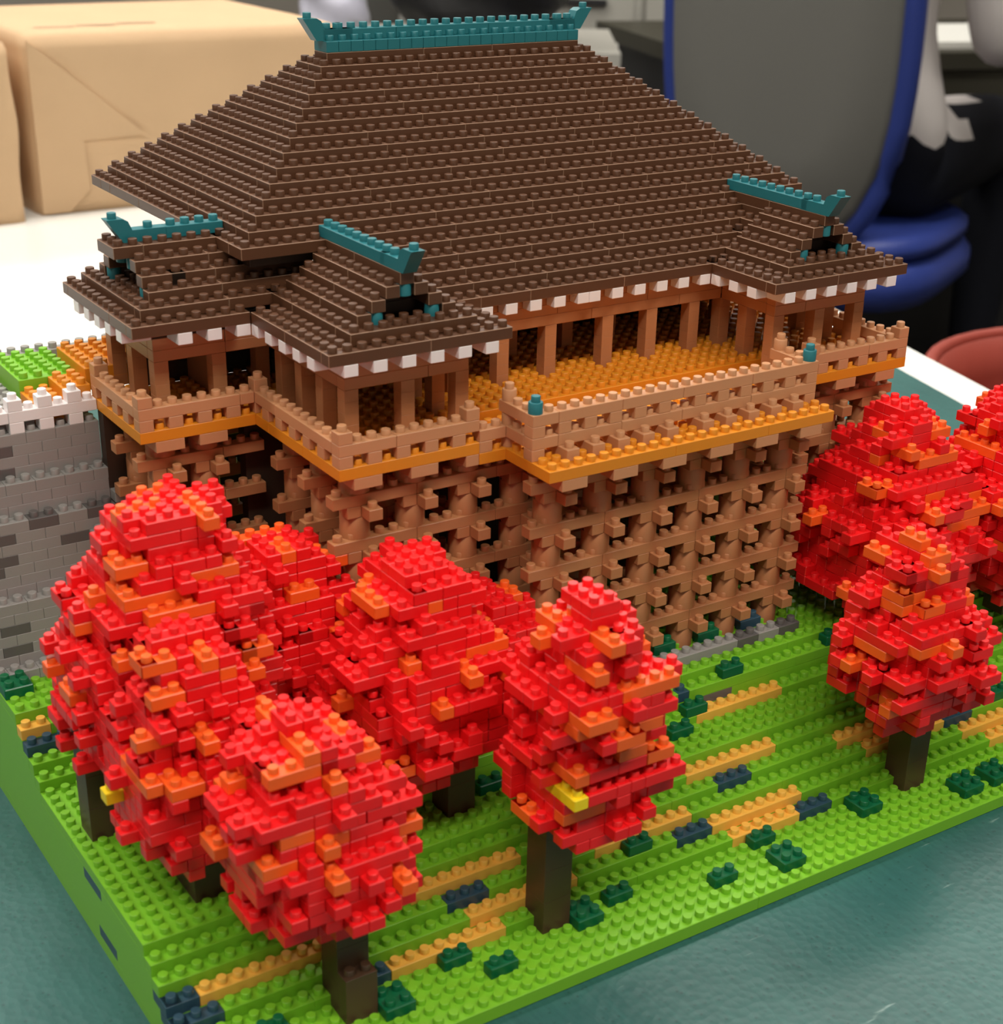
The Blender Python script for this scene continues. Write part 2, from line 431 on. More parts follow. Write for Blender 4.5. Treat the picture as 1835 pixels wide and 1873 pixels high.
# side gable facing left
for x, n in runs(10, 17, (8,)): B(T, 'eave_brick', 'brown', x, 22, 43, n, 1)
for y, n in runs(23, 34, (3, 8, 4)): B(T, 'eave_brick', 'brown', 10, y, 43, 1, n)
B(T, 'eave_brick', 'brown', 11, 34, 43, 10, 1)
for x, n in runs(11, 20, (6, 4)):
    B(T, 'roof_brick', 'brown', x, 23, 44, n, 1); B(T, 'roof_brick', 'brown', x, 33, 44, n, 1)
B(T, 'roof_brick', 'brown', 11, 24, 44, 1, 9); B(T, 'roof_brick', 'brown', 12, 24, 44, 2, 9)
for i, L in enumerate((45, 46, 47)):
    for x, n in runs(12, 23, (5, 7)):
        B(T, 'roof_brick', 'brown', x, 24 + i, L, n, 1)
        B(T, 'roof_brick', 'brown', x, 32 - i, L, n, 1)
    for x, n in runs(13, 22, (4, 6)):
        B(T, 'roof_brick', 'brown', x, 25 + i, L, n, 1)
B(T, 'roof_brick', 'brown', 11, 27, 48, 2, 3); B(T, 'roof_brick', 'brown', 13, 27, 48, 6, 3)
B(T, 'gable_panel', 'dark_brown', 14, 25, 46, 1, 7, hl=2, kind='flat')
for y, L in ((27, 47), (29, 47), (25, 45), (31, 45)): B(T, 'gable_peg', 'teal', 12, y, L, 1, 1, kind='round')
B(T, 'ridge_tile', 'teal', 15, 28, 49, 4, 1)
horn('ridge_horn', 14.0, 28, 49, -1, 0)
# unseen plates added above the hall to block light and keep it dark
for x0, y0, nx, ny, L in ((20, 14, 9, 12, 42), (55, 14, 9, 20, 42), (25, 20, 34, 14, 42), (12, 24, 14, 10, 42), (19, 24, 46, 12, 47)):
    B(T, 'light_block_plate', 'dark_brown', x0, y0, L, nx, ny, kind='flat')
# white rafter ends (level 42)
for x in (19, 21, 23, 25, 27, 29):
    for mir in (False, True): B(T, 'rafter_end', 'white', X(x, 1, mir), 11, 42, 1, 2, kind='flat')
for y in (13, 15, 17, 19, 21): B(T, 'rafter_end', 'white', 18, y, 42, 2, 1, kind='flat')
for y in (13, 15, 17): B(T, 'rafter_end', 'white', 53, y, 42, 2, 1, kind='flat')
for x in (33, 35, 37, 39, 41, 42, 44, 46, 48, 50, 52): B(T, 'rafter_end', 'white', x, 18, 42, 1, 1, kind='flat')
for x in (13, 15, 17): B(T, 'rafter_end', 'white', x, 22, 42, 1, 2, kind='flat')
for y in (24, 26, 28, 30, 32): B(T, 'rafter_end', 'white', 10, y, 42, 2, 1, kind='flat')
# wall beams above the columns (levels 40-42)
for L in (40, 41, 42):
    o = (L % 2)*3
    for mir in (False, True):
        for x, n in runs(20, 28, (6 - o, 3 + o)): B(T, 'wall_beam', 'tan', X(x, n, mir), 13, L, n, 1, kind='flat')
    for y, n in runs(14, 23, (4 + o, 6)): B(T, 'wall_beam', 'tan', 20, y, L, 1, n, kind='flat')
    for y, n in runs(14, 18, (5,)): B(T, 'wall_beam', 'tan', 28, y, L, 1, n, kind='flat'); B(T, 'wall_beam', 'tan', 55, y, L, 1, n, kind='flat')
    for y, n in runs(14, 30, (8, 9)): B(T, 'wall_beam', 'tan', 63, y, L, 1, n, kind='flat')
    for x, n in runs(29, 54, (6 - o, 8, 8, 4 + o)): B(T, 'wall_beam', 'tan', x, 19, L, n, 1, kind='flat')
    for x, n in runs(12, 19, (5, 3)): B(T, 'wall_beam', 'tan', x, 24, L, n, 1, kind='flat'); B(T, 'wall_beam', 'tan', x, 32, L, n, 1, kind='flat')
    B(T, 'wall_beam', 'tan', 12, 25, L, 1, 7, kind='flat')
# columns (levels 35-39), each a stack of bricks with fine joints
def col_mesh(hl, m):
    key = ('column', hl, m)
    if key in CACHE: return CACHE[key]
    bm = bmesh.new()
    for i in range(hl): chamfer_box(bm, .01, .01, i*H, .99, .99, (i + 1)*H, .012)
    CACHE[key] = finish(bm, 'column', [m]); return CACHE[key]
def column(x, y, L0=35, L1=39, m='tan'):
    put(T, 'column', col_mesh(L1 - L0 + 1, m), x - .5, y - .5, (L0 - 1)*H - SH)
for mir in (False, True):
    for x in (20, 24, 28): column(X(x, 1, mir), 13)
for y in (16, 19, 22): column(20, y)
for y in (16, 19): column(28, y); column(55, y)
for y in (16, 19, 22, 25, 28): column(63, y)
for x in (31, 35, 39, 44, 48, 52): column(x, 19); column(x, 24)
for x in (24, 59): column(x, 24)
for x, y in ((12, 24), (16, 24), (12, 28), (12, 32), (16, 32), (20, 26)): column(x, y)
# dark inner wall of the hall
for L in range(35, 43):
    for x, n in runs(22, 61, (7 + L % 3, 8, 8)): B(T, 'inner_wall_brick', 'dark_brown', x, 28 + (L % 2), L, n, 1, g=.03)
# floors
def floor(x0, x1, y0, y1, L, m='orange_floor', d=5):
    for x, n in runs(x0, x1, (10, 8, 10)):
        for y, q in runs(y0, y1, (d,)): B(T, 'floor_plate', m, x, y, L, n, q, g=.004, c=.025)
floor(18, 27, 10, 14, 34); floor(56, 65, 10, 14, 34); floor(18, 65, 15, 30, 34)
floor(10, 17, 22, 30, 34)
floor(28, 29, 10, 14, 33); floor(54, 55, 10, 14, 33); floor(30, 53, 5, 14, 33)
# railings -------------------------------------------------------------
TANL = 'tan_light'
def rail_x(x0, x1, y, L, holes, m=TANL, lens=(7, 8, 6)):
    for x, n in runs(x0, x1, lens): B(T, 'railing_brick', m, x, y, L, n, 1)
    for x in range(x0, x1 + 1):
        if x not in holes: B(T, 'railing_post', m, x, y, L - 1, 1, 1)
def rail_y(x, y0, y1, L, holes, m=TANL, lens=(8, 6)):
    for y, n in runs(y0, y1, lens): B(T, 'railing_brick', m, x, y, L, 1, n)
    for y in range(y0, y1 + 1):
        if y not in holes: B(T, 'railing_post', m, x, y, L - 1, 1, 1)
rail_x(10, 17, 22, 36, (11, 13, 15, 17)); rail_y(10, 23, 30, 36, (23, 25, 27, 29))
rail_y(18, 11, 22, 36, (11, 13, 15, 17, 19, 21)); rail_x(18, 27, 10, 36, (19, 21, 23, 25, 27), lens=(4, 6))
rail_x(56, 65, 10, 36, (56, 58, 60, 62, 64), lens=(6, 4)); rail_y(65, 11, 28, 36, (11, 13, 15, 17, 19))
for x, y in ((10, 22), (10, 30), (18, 22), (18, 10), (27, 10), (56, 10), (65, 10)): B(T, 'corner_post', TANL, x, y, 37, 1, 1)
B(T, 'railing_brick', TANL, 28, 10, 35, 2, 1); B(T, 'railing_post', TANL, 28, 10, 34, 1, 1)
B(T, 'railing_brick', TANL, 54, 10, 35, 2, 1); B(T, 'railing_post', TANL, 55, 10, 34, 1, 1)
# stage railing
for L in (35, 37):
    for x, n in ((30, 2), (32, 5), (37, 5), (42, 6), (48, 6)): B(T, 'railing_brick', TANL, x, 7, L, n, 1)
    for x in (30, 53): B(T, 'railing_brick', TANL, x, 8, L, 1, 3)
for x in (30, 32, 34, 36, 38, 40, 43, 45, 47, 49, 51, 53): B(T, 'railing_post', TANL, x, 7, 36, 1, 1)
for x in (30, 53):
    B(T, 'railing_post', TANL, x, 7, 34, 1, 1)
    B(T, 'corner_peg', 'teal', x, 7, 38, 1, 1, kind='round')
    B(T, 'corner_post', TANL, x, 10, 38, 1, 1, kind='round')
    B(T, 'railing_post', TANL, x, 10, 36, 1, 1, kind='round'); B(T, 'railing_post', TANL, x, 10, 34, 1, 1, kind='round')
for x in (32, 34, 36, 38, 40, 43, 45, 47, 49, 51): B(T, 'railing_foot', TANL, x, 6, 34, 1, 2)
# stilt lattice --------------------------------------------------------
def lattice(xs, ys, xb, nub, top, yb0, ybn, rightnub=None):
    Ls = (31, 27, 23, 19, 15)
    for j, y in enumerate(ys):
        a, b = xb if j == 0 else (xb[0], min(xb[1], xb[0] + 8))
        for L in Ls:
            for x, n in runs(a, b, (6, 8, 8)): B(T, 'lattice_beam', 'tan', x, y, L, n, 1)
        for i, x in enumerate(xs if j == 0 else xs[:2]):
            for L in Ls:
                B(T, 'lattice_pillar', 'tan', x, y, L - 2, 2, 2, hl=2, kind='round')
                B(T, 'lattice_block', 'tan', x, y, L - 1, 1, 1)
            if top == 33: B(T, 'lattice_pillar', 'tan', x, y, 32, 2, 2, kind='round')
    for x in xs:
        for L in Ls: B(T, 'cross_beam', 'tan', x + 1, yb0, L - 1, 1, ybn)
lattice((31, 35, 39, 43, 47, 51), (7, 11), (30, 53), 1, 32, 6, 7)
lattice((19, 23, 27), (11, 15, 19), (18, 29), 1, 33, 10, 8)
lattice((55, 59, 63), (11,), (54, 65), 1, 33, 10, 8)
lattice((11, 14), (23, 27), (10, 18), 1, 33, 22, 7)
for x in (31, 35, 39, 43, 47, 51): B(T, 'bracket_block', TANL, x, 5, 32, 2, 4, kind='flat')
for x, n in ((19, 2), (23, 2), (27, 1), (59, 2), (63, 2)): B(T, 'bracket_block', TANL, x, 10, 33, n, 4, kind='flat')
for x in (11, 14): B(T, 'bracket_block', TANL, x, 22, 33, 2, 4, kind='flat')
for x, y, n, d, m in ((45, 7, 2, 1, 'pine'), (49, 7, 2, 1, 'slate'), (41, 7, 2, 1, 'pine'), (37, 7, 2, 1, 'slate')):
    B(T, 'plinth_brick', m, x, y, 12, n, d)
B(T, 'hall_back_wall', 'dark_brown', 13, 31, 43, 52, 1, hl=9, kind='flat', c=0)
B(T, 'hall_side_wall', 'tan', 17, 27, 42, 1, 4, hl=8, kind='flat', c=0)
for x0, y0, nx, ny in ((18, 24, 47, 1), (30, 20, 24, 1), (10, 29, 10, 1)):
    B(T, 'back_panel', 'dark_brown', x0, y0, 33, nx, ny, hl=22, kind='flat', c=0)  # added dark panels: keep light from behind out, stand in for lattice shade

# ------------------------------------------------------------------ grey stone wall on the left
SW = thing('stone_wall', 'stepped grey brick stone wall with a white crenellated parapet on top', 'brick wall', (4, 29, 11*H - SH))
random.seed(11)
def wall_course(y, L, xe, d=2):
    x = 0 if L % 2 else -1
    while x <= xe:
        a = max(x, 0); n = min(x + 2, xe + 1) - a
        if n > 0: B(SW, 'wall_brick', 'dark_grey' if random.random() < .17 else 'grey', a, y, L, n, d, g=.008, c=.02)
        x += 2
wall_course(26, 12, 9, 3)
for L in range(13, 19): wall_course(27, L, 9)
for L in range(19, 26): wall_course(28, L, 9)
for L in range(26, 29): wall_course(29, L, 10)
for L in range(29, 33): wall_course(30, L, 9)
for x in (0, 2, 4, 6, 8): B(SW, 'parapet_post', 'white', x, 30, 33, 1, 1)
for x, n in ((0, 4), (4, 6)): B(SW, 'parapet_brick', 'white', x, 30, 34, n, 1)
for x in (0, 2, 4, 6, 8): B(SW, 'merlon', 'white', x, 30, 35, 1, 1)
for x, y, L in ((10, 28, 26), (8, 27, 23)): B(SW, 'wall_brick', 'grey', x, y, L, 2, 1)
# terrace behind the parapet
for x, y, nx, ny, L, m in ((0, 31, 6, 12, 33, 'grey'), (6, 31, 2, 3, 34, 'orange_floor'), (8, 31, 2, 3, 35, 'orange_floor'), (6, 34, 4, 6, 35, 'lime'), (10, 32, 6, 6, 36, 'orange_floor'), (6, 40, 10, 1, 35, 'grey')):
    B(SW, 'terrace_plate', m, x, y, L, nx, ny, hl=2)
B(SW, 'wall_core', 'grey', 0, 32, 32, 9, 12, hl=20, kind='flat', c=0)

# ------------------------------------------------------------------ maple trees
FW = Vector((.548, .836, 0))
def interp(pr, z):
    pr = sorted(pr)
    if z <= pr[0][0]: return pr[0][1]
    for (a, ra), (b, rb) in zip(pr, pr[1:]):
        if z <= b: return ra + (rb - ra)*(z - a)/(b - a)
    return pr[-1][1]
SHAPES = [(2, 1, 'stud')]*4 + [(1, 2, 'stud')]*3 + [(2, 2, 'L0')]*3 + [(2, 2, 'L1')] + [(2, 2, 'L2')] + [(2, 2, 'stud')]*3 + [(3, 1, 'stud')]*3 + [(1, 3, 'stud')]*2 + [(4, 1, 'stud')]*3 + [(1, 4, 'stud')]*2
MISS = {'L0': (1, 1), 'L1': (0, 1), 'L2': (1, 0), 'L3': (0, 0)}
def px(x, y, z):
    d = Vector((x, y, z)) - CC
    w = d.dot(R0); return CX + FPX*d.dot(X0)/w, CY + FPX*d.dot(Y0)/w, w
def crop(x0, y0, w, out, pts, m='orange_leaf'): return [(x0 + a*w/out, y0 + b*w/out, m) for a, b in pts]
def tree(label, trunk, Lg, ctr, prof, Lb, Lt, seed, hints=(), extra=(), drift=(0, 0), po=.12, bump=.38):
    rnd = random.Random(seed)
    tx, ty, tnx, tny = trunk
    t = thing('maple_tree', label, 'tree', (tx + tnx/2 - .5, ty + tny/2 - .5, Lg*H - SH), 'red maple trees on the hillside')
    z = Lg
    while z < Lb + 4:
        B(t, 'trunk_brick', 'trunk', tx, ty, z + 3, tnx, tny, hl=3, g=.004, c=.015); z += 3
    for x, y, L, nx, ny, hl in extra: B(t, 'trunk_brick', 'trunk', x, y, L, nx, ny, hl=hl, g=.004, c=.015)
    foot, knob = {}, {}
    for L in range(Lt, Lb - 1, -1):
        f = (L - Lb)/max(1, Lt - Lb)
        cx, cy = ctr[0] + drift[0]*f, ctr[1] + drift[1]*f
        a = max(.9, interp(prof, L - .5)/1.24 - (.35 if L < Lt - 2 else 0) + rnd.uniform(-.25, .25))
        ax, ay = max(.9, a + rnd.uniform(-.35, .35)), max(.9, a + rnd.uniform(-.35, .35))
        cells = set()
        for x in range(int(cx - ax - 2), int(cx + ax + 3)):
            for y in range(int(cy - ay - 2), int(cy + ay + 3)):
                dx, dy = abs(x - cx)/ax, abs(y - cy)/ay
                if dx <= 1.02 and dy <= 1.02 and dx + dy <= 1.6 + rnd.uniform(-.08, .12): cells.add((x, y))
        # knobs: bricks that stick out one stud beyond the layer
        ks = []; occ = set(); above = knob.get(L + 1, ([], set()))[1]
        if a > 1.3:
            per = [c for c in cells if any((c[0] + i, c[1] + j) not in cells for i, j in ((1, 0), (-1, 0), (0, 1), (0, -1)))]
            rnd.shuffle(per)
            for c in per:
                if rnd.random() > bump: continue
                for _ in range(5):
                    nx, ny, kd = rnd.choice(SHAPES)
                    ox, oy = rnd.randint(0, nx - 1), rnd.randint(0, ny - 1)
                    if kd in MISS and (ox, oy) == MISS[kd]: continue
                    cs = [(c[0] - ox + i, c[1] - oy + j) for i in range(nx) for j in range(ny) if not (kd in MISS and (i, j) == MISS[kd])]
                    outn = [q for q in cs if q not in cells]
                    if not outn or any(q in occ for q in cs): continue
                    if any(not any((q[0] + i, q[1] + j) in cells for i, j in ((1, 0), (-1, 0), (0, 1), (0, -1))) for q in outn): continue
                    if any(q in above for q in outn) and rnd.random() < .8: continue
                    ks.append((c[0] - ox, c[1] - oy, nx, ny, kd, cs)); occ.update(cs); break
        foot[L] = cells; knob[L] = (ks, occ)
    bmc = bmesh.new(); made = []
    for L in range(Lt, Lb - 1, -1):
        cells = foot[L]; up = foot.get(L + 1, set()); cx, cy = ctr
        dep = lambda c: (c[0] - cx)*FW.x + (c[1] - cy)*FW.y
        def inside(c): return all((c[0] + i, c[1] + j) in cells for i in (-1, 0, 1) for j in (-1, 0, 1))
        want = set(c for c in cells if (not inside(c) or c not in up) and not (dep(c) > 2.0 and c in up))
        used = set()
        for x, y, nx, ny, kd, cs in knob[L][0]:
            if dep((x, y)) > 2.5: continue
            made.append([x, y, L, nx, ny, kd, cs, True]); used.update(cs)
        order = sorted(want, key=lambda c: dep(c) + rnd.random()*1.5)
        for c in order:
            if c in used: continue
            for tr in range(24):
                nx, ny, kd = rnd.choice(SHAPES) if tr < 18 else ((2, 1, 'stud'), (1, 2, 'stud'))[tr % 2]
                ox, oy = rnd.randint(0, nx - 1), rnd.randint(0, ny - 1)
                if kd in MISS and (ox, oy) == MISS[kd]: continue
                cs = [(c[0] - ox + i, c[1] - oy + j) for i in range(nx) for j in range(ny) if not (kd in MISS and (i, j) == MISS[kd])]
                if all(q in cells and q not in used for q in cs) and sum(q in want for q in cs) >= len(cs) - 1: break
            else:
                nx, ny, kd, ox, oy, cs = 1, 1, 'stud', 0, 0, [c]
            made.append([c[0] - ox, c[1] - oy, L, nx, ny, kd, cs, False]); used.update(cs)
        for (x, y) in sorted(cells - used): plain_box(bmc, x - .49, y - .49, (L - 1)*H - SH + .01, x + .49, y + .49, L*H - SH - .02)
    # colours: the photographed orange bricks first, a sprinkle elsewhere
    colr = {}
    for i, b in enumerate(made):
        d = (b[0] + b[3]/2 - .5 - ctr[0])*FW.x + (b[1] + b[4]/2 - .5 - ctr[1])*FW.y
        colr[i] = 'orange_leaf' if (d > .5 and rnd.random() < po) or rnd.random() < .03 else 'red'
    for u, v, m in hints:
        best = None
        for i, b in enumerate(made):
            pts = [px(b[0] - .5 + q*b[3], b[1] - .5 + r*b[4], b[2]*H - SH - k*H) for q in (0, 1) for r in (0, 1) for k in (0, 1)]
            us = [p[0] for p in pts]; vs = [p[1] for p in pts]; w = min(p[2] for p in pts)
            du = max(min(us) + 3 - u, u - max(us) + 3, 0); dv = max(min(vs) + 3 - v, v - max(vs) + 3, 0)
            e = math.hypot(du, dv)*1.5 + w*1.6 - (3 if len(b[6]) > 1 else 0)
            if best is None or e < best[0]: best = (e, i)
        colr[best[1]] = m
    for i, (x, y, L, nx, ny, kd, cs, kn) in enumerate(made):
        B(t, 'leaf_brick', colr[i], x, y, L, nx, ny, kind=kd, g=.014, c=.05)
    put(t, 'crown_core', finish(bmc, 'crown_core', ['red']), 0, 0, 0)
    return t
H5 = crop(890, 1060, 370, 1444, [(460, 290), (540, 190), (300, 370), (990, 350), (800, 760), (510, 850), (1240, 660), (480, 1060), (860, 1090), (1170, 1050), (1070, 1250), (1310, 1140), (580, 1350), (370, 1390), (700, 1750), (200, 1600)]) + crop(890, 1060, 370, 1444, [(650, 1640)], 'yellow_leaf')
H6 = crop(1500, 940, 335, 1651, [(940, 230), (920, 410), (490, 270), (1170, 550), (570, 600), (900, 850), (720, 930), (1350, 750), (830, 1250), (580, 1310), (1290, 1310), (270, 1350)])
H3 = crop(370, 1260, 480, 1467, [(640, 270), (130, 520), (980, 400), (800, 520), (340, 480), (1250, 720), (120, 920), (530, 880), (430, 980), (870, 870), (790, 1090)])
H2 = crop(160, 1100, 400, 1338, [(660, 380), (840, 430), (270, 480), (440, 660), (330, 780), (690, 800), (930, 670), (210, 940), (370, 890), (480, 1180), (70, 1060), (680, 1080)]) + crop(160, 1100, 400, 1338, [(170, 1190)], 'yellow_leaf')
H1 = crop(30, 880, 600, 1835, [(820, 150), (1030, 170), (710, 430), (930, 560), (540, 670), (1070, 700), (400, 850), (170, 1020), (270, 1220), (600, 1030), (1390, 880), (1260, 1020), (1100, 480)])
H1B = crop(30, 880, 600, 1835, [(1350, 300), (1510, 440), (1300, 270), (1420, 330), (1640, 590)])
H4 = crop(560, 960, 440, 1792, [(430, 590), (990, 610), (810, 960), (1190, 1020), (1370, 900), (1520, 1120), (190, 1320), (980, 1350)])
H7 = crop(1450, 700, 385, 1803, [(740, 430), (1020, 570), (1200, 670), (1560, 920), (1150, 1170), (130, 1160), (1210, 340)])
H8 = crop(1450, 700, 385, 1803, [(1520, 450), (1680, 570), (1700, 420), (1740, 1130), (1660, 1420)])
tree('tall slim red maple with a square trunk on the front plate beside a shrub', (23, -6, 2, 2), 0, (25.2, -6.2),
     [(8, 1.2), (9.7, 3.1), (11.6, 4.4), (13.5, 4.9), (15.4, 4.6), (18.5, 4.5), (22.8, 4.6), (25, 3.8), (26.3, 3.1), (27.4, 2.6), (28.6, 1.3), (30, 1.2)], 9, 30, 5, H5, extra=((25, -6, 9, 1, 1, 1),), drift=(-.6, -1))
tree('rounded red maple with an orange tip standing on the front plate', (54, -6, 2, 2), 0, (53.4, -5.6),
     [(7.5, 2), (9.3, 3.5), (11.1, 4.5), (12.2, 5.4), (13.9, 5.7), (15.6, 5.2), (17.6, 5.05), (19.4, 4.25), (21.1, 3.9), (23.2, 3.1), (24.8, 1.4), (26, 1.2)], 8, 26, 6, H6, drift=(-.9, 0))
tree('broad red maple whose brown trunk has a stepped foot beside the gold path', (9, -6, 2, 2), 0, (8.3, -5.3),
     [(8, 1.8), (9.2, 3.2), (10.8, 5.1), (12.3, 5.5), (13.9, 6.1), (16.2, 5.5), (17.7, 5.7), (19.8, 4.9), (22, 3.4), (23.9, 1.7), (25, 1.3)], 8, 25, 7, H3, extra=((9, -7, 4, 2, 1, 5),), drift=(-.8, .8))
tree('red and orange maple with a yellow fleck near the edge of the green terrace', (4, 2, 2, 3), 6, (4.5, 3.2),
     [(9, 1.5), (10.2, 3.2), (11.7, 4.4), (13.9, 5.1), (16, 5.6), (18.8, 5.2), (20.9, 4.3), (23, 4.2), (24.9, 3.1), (26.5, 2.3), (28, 1.6), (29, 1.2)], 9, 28, 8, H2)
tree('largest red maple with a flat orange top in front of the grey stone wall', (1, 11, 2, 2), 6, (5.6, 11),
     [(11, 3.5), (14, 6), (16.6, 7), (19, 7.5), (21, 7.2), (23.7, 6.9), (26, 5.8), (28, 5.6), (30, 4.6), (31.8, 3.9), (34, 2.9), (35, 2.4)], 12, 34, 9, H1, drift=(1.2, -1))
tree('red maple with an orange crown squeezed between the largest maple and the lattice', (14, 12, 2, 2), 9, (14.0, 12.0),
     [(12, 5), (15, 6.6), (18, 6.4), (20, 5.8), (22, 5.2), (24, 4.4), (26, 3.4), (28, 1.8)], 13, 28, 10, H1B)
tree('wide red maple on the terrace in front of the tan stilts below the left gable', (21, 2, 2, 2), 6, (19.2, 3.2),
     [(10, 2), (11.5, 3.9), (13.3, 5.2), (15.2, 6), (17.1, 5.8), (20.7, 5.7), (22.5, 5.3), (24, 4.6), (25.4, 4.1), (27.4, 3), (29.1, 1.4), (30, 1.3)], 11, 29, 11, H4)
tree('small red maple half hidden between the wide maple and the slim maple', (26, 7, 2, 2), 11, (26.5, 6.6),
     [(14, 3), (16, 4.2), (18, 4), (20, 3.2), (21, 2.4), (22, 1.4), (23, 1.2)], 14, 22, 12)
tree('big red maple beside the right end of the stage railing', (61, 5, 2, 2), 10, (60.8, 5),
     [(13, 5), (14.5, 6.6), (16.4, 7.4), (19.5, 7.5), (22, 7.1), (23.7, 6.5), (25.6, 5.4), (27.3, 4.1), (28.9, 3.2), (30.3, 2.4), (31.7, 1.5), (33, 1.2)], 14, 32, 13, H7)
tree('red maple growing at the far right end of the hillside base', (72, 2, 2, 2), 8, (72, 2.4),
     [(12, 4), (15, 6.8), (18, 7.4), (22, 7), (25, 6), (28, 4.6), (30, 3.4), (32, 2), (33, 1.3)], 12, 33, 14, H8)
# ------------------------------------------------------------------ things behind the table
fw = Vector((R0.x, R0.y, 0)).normalized(); rt = Vector((fw.y, -fw.x, 0))
CW = W(*CC)
def at(u, v, D):
    """point seen in photo pixel (u, v) at horizontal distance D metres ahead of the camera"""
    d = X0*((u - CX)/FPX) + Y0*((v - CY)/FPX) + R0
    return CW + d*(D/d.dot(fw))
def frame_mesh(name, m, verts, faces, parent=None, smooth=True, sub=0, mats=None):
    me = bpy.data.meshes.new(name); me.from_pydata([tuple(v) for v in verts], [], faces); me.update()
    for q in (mats or [m]): me.materials.append(MATS[q])
    if smooth:
        for p in me.polygons: p.use_smooth = True
    o = bpy.data.objects.new(name, me); col.objects.link(o)
    if parent is not None:
        o.parent = parent; o.matrix_parent_inverse = Matrix.Translation(-parent.location)
    if sub:
        s = o.modifiers.new('sub', 'SUBSURF'); s.levels = sub; s.render_levels = sub
    return o
def tube(name, m, pts, r, parent=None, n=12, closed=False):
    verts, faces = [], []
    k = len(pts)
    for i, p in enumerate(pts):
        p = Vector(p)
        a = Vector(pts[(i - 1) % k] if (closed or i > 0) else pts[0]); b = Vector(pts[(i + 1) % k] if (closed or i < k - 1) else pts[-1])
        t = (b - a).normalized(); up = Vector((0, 0, 1)) if abs(t.z) < .95 else Vector((1, 0, 0))
        e1 = t.cross(up).normalized(); e2 = e1.cross(t)
        rr = r[i] if isinstance(r, (list, tuple)) else r
        for j in range(n):
            ang = 2*math.pi*j/n; verts.append(p + e1*rr*math.cos(ang) + e2*rr*math.sin(ang))
    for i in range(k if closed else k - 1):
        for j in range(n):
            a, b = i*n + j, i*n + (j + 1) % n; c, d = ((i + 1) % k)*n + (j + 1) % n, ((i + 1) % k)*n + j
            faces.append((a, b, c, d))
    if not closed: faces += [tuple(range(n))[::-1], tuple(range((k - 1)*n, k*n))]
    return frame_mesh(name, m, verts, faces, parent)
mat('kraft', (205, 172, 136), .7, .25, bump=.5, bscale=14, var=.07, vscale=18)
mat('kraft_ink', (176, 150, 124), .8, .1)
mat('chair_fabric', (112, 112, 108), .85, .2, bump=.3, bscale=900, var=.05, vscale=400)
mat('chair_blue', (44, 62, 138), .45); mat('chair_dark', (36, 36, 38), .5)
mat('shirt', (214, 208, 206), .8, .2, bump=.4, bscale=30); mat('trousers', (24, 26, 34), .85, .2); mat('skin', (214, 168, 140), .55); mat('hair', (22, 18, 16), .6)
mat('desk_dark', (62, 60, 50), .5); mat('paper', (246, 246, 240), .7); mat('steel', (176, 174, 166), .4); mat('steel_white', (226, 224, 218), .45)
mat('terracotta', (150, 62, 50), .5, var=.06, vscale=30); mat('bag_black', (20, 20, 22), .6); mat('plastic_bag', (214, 214, 232), .35)

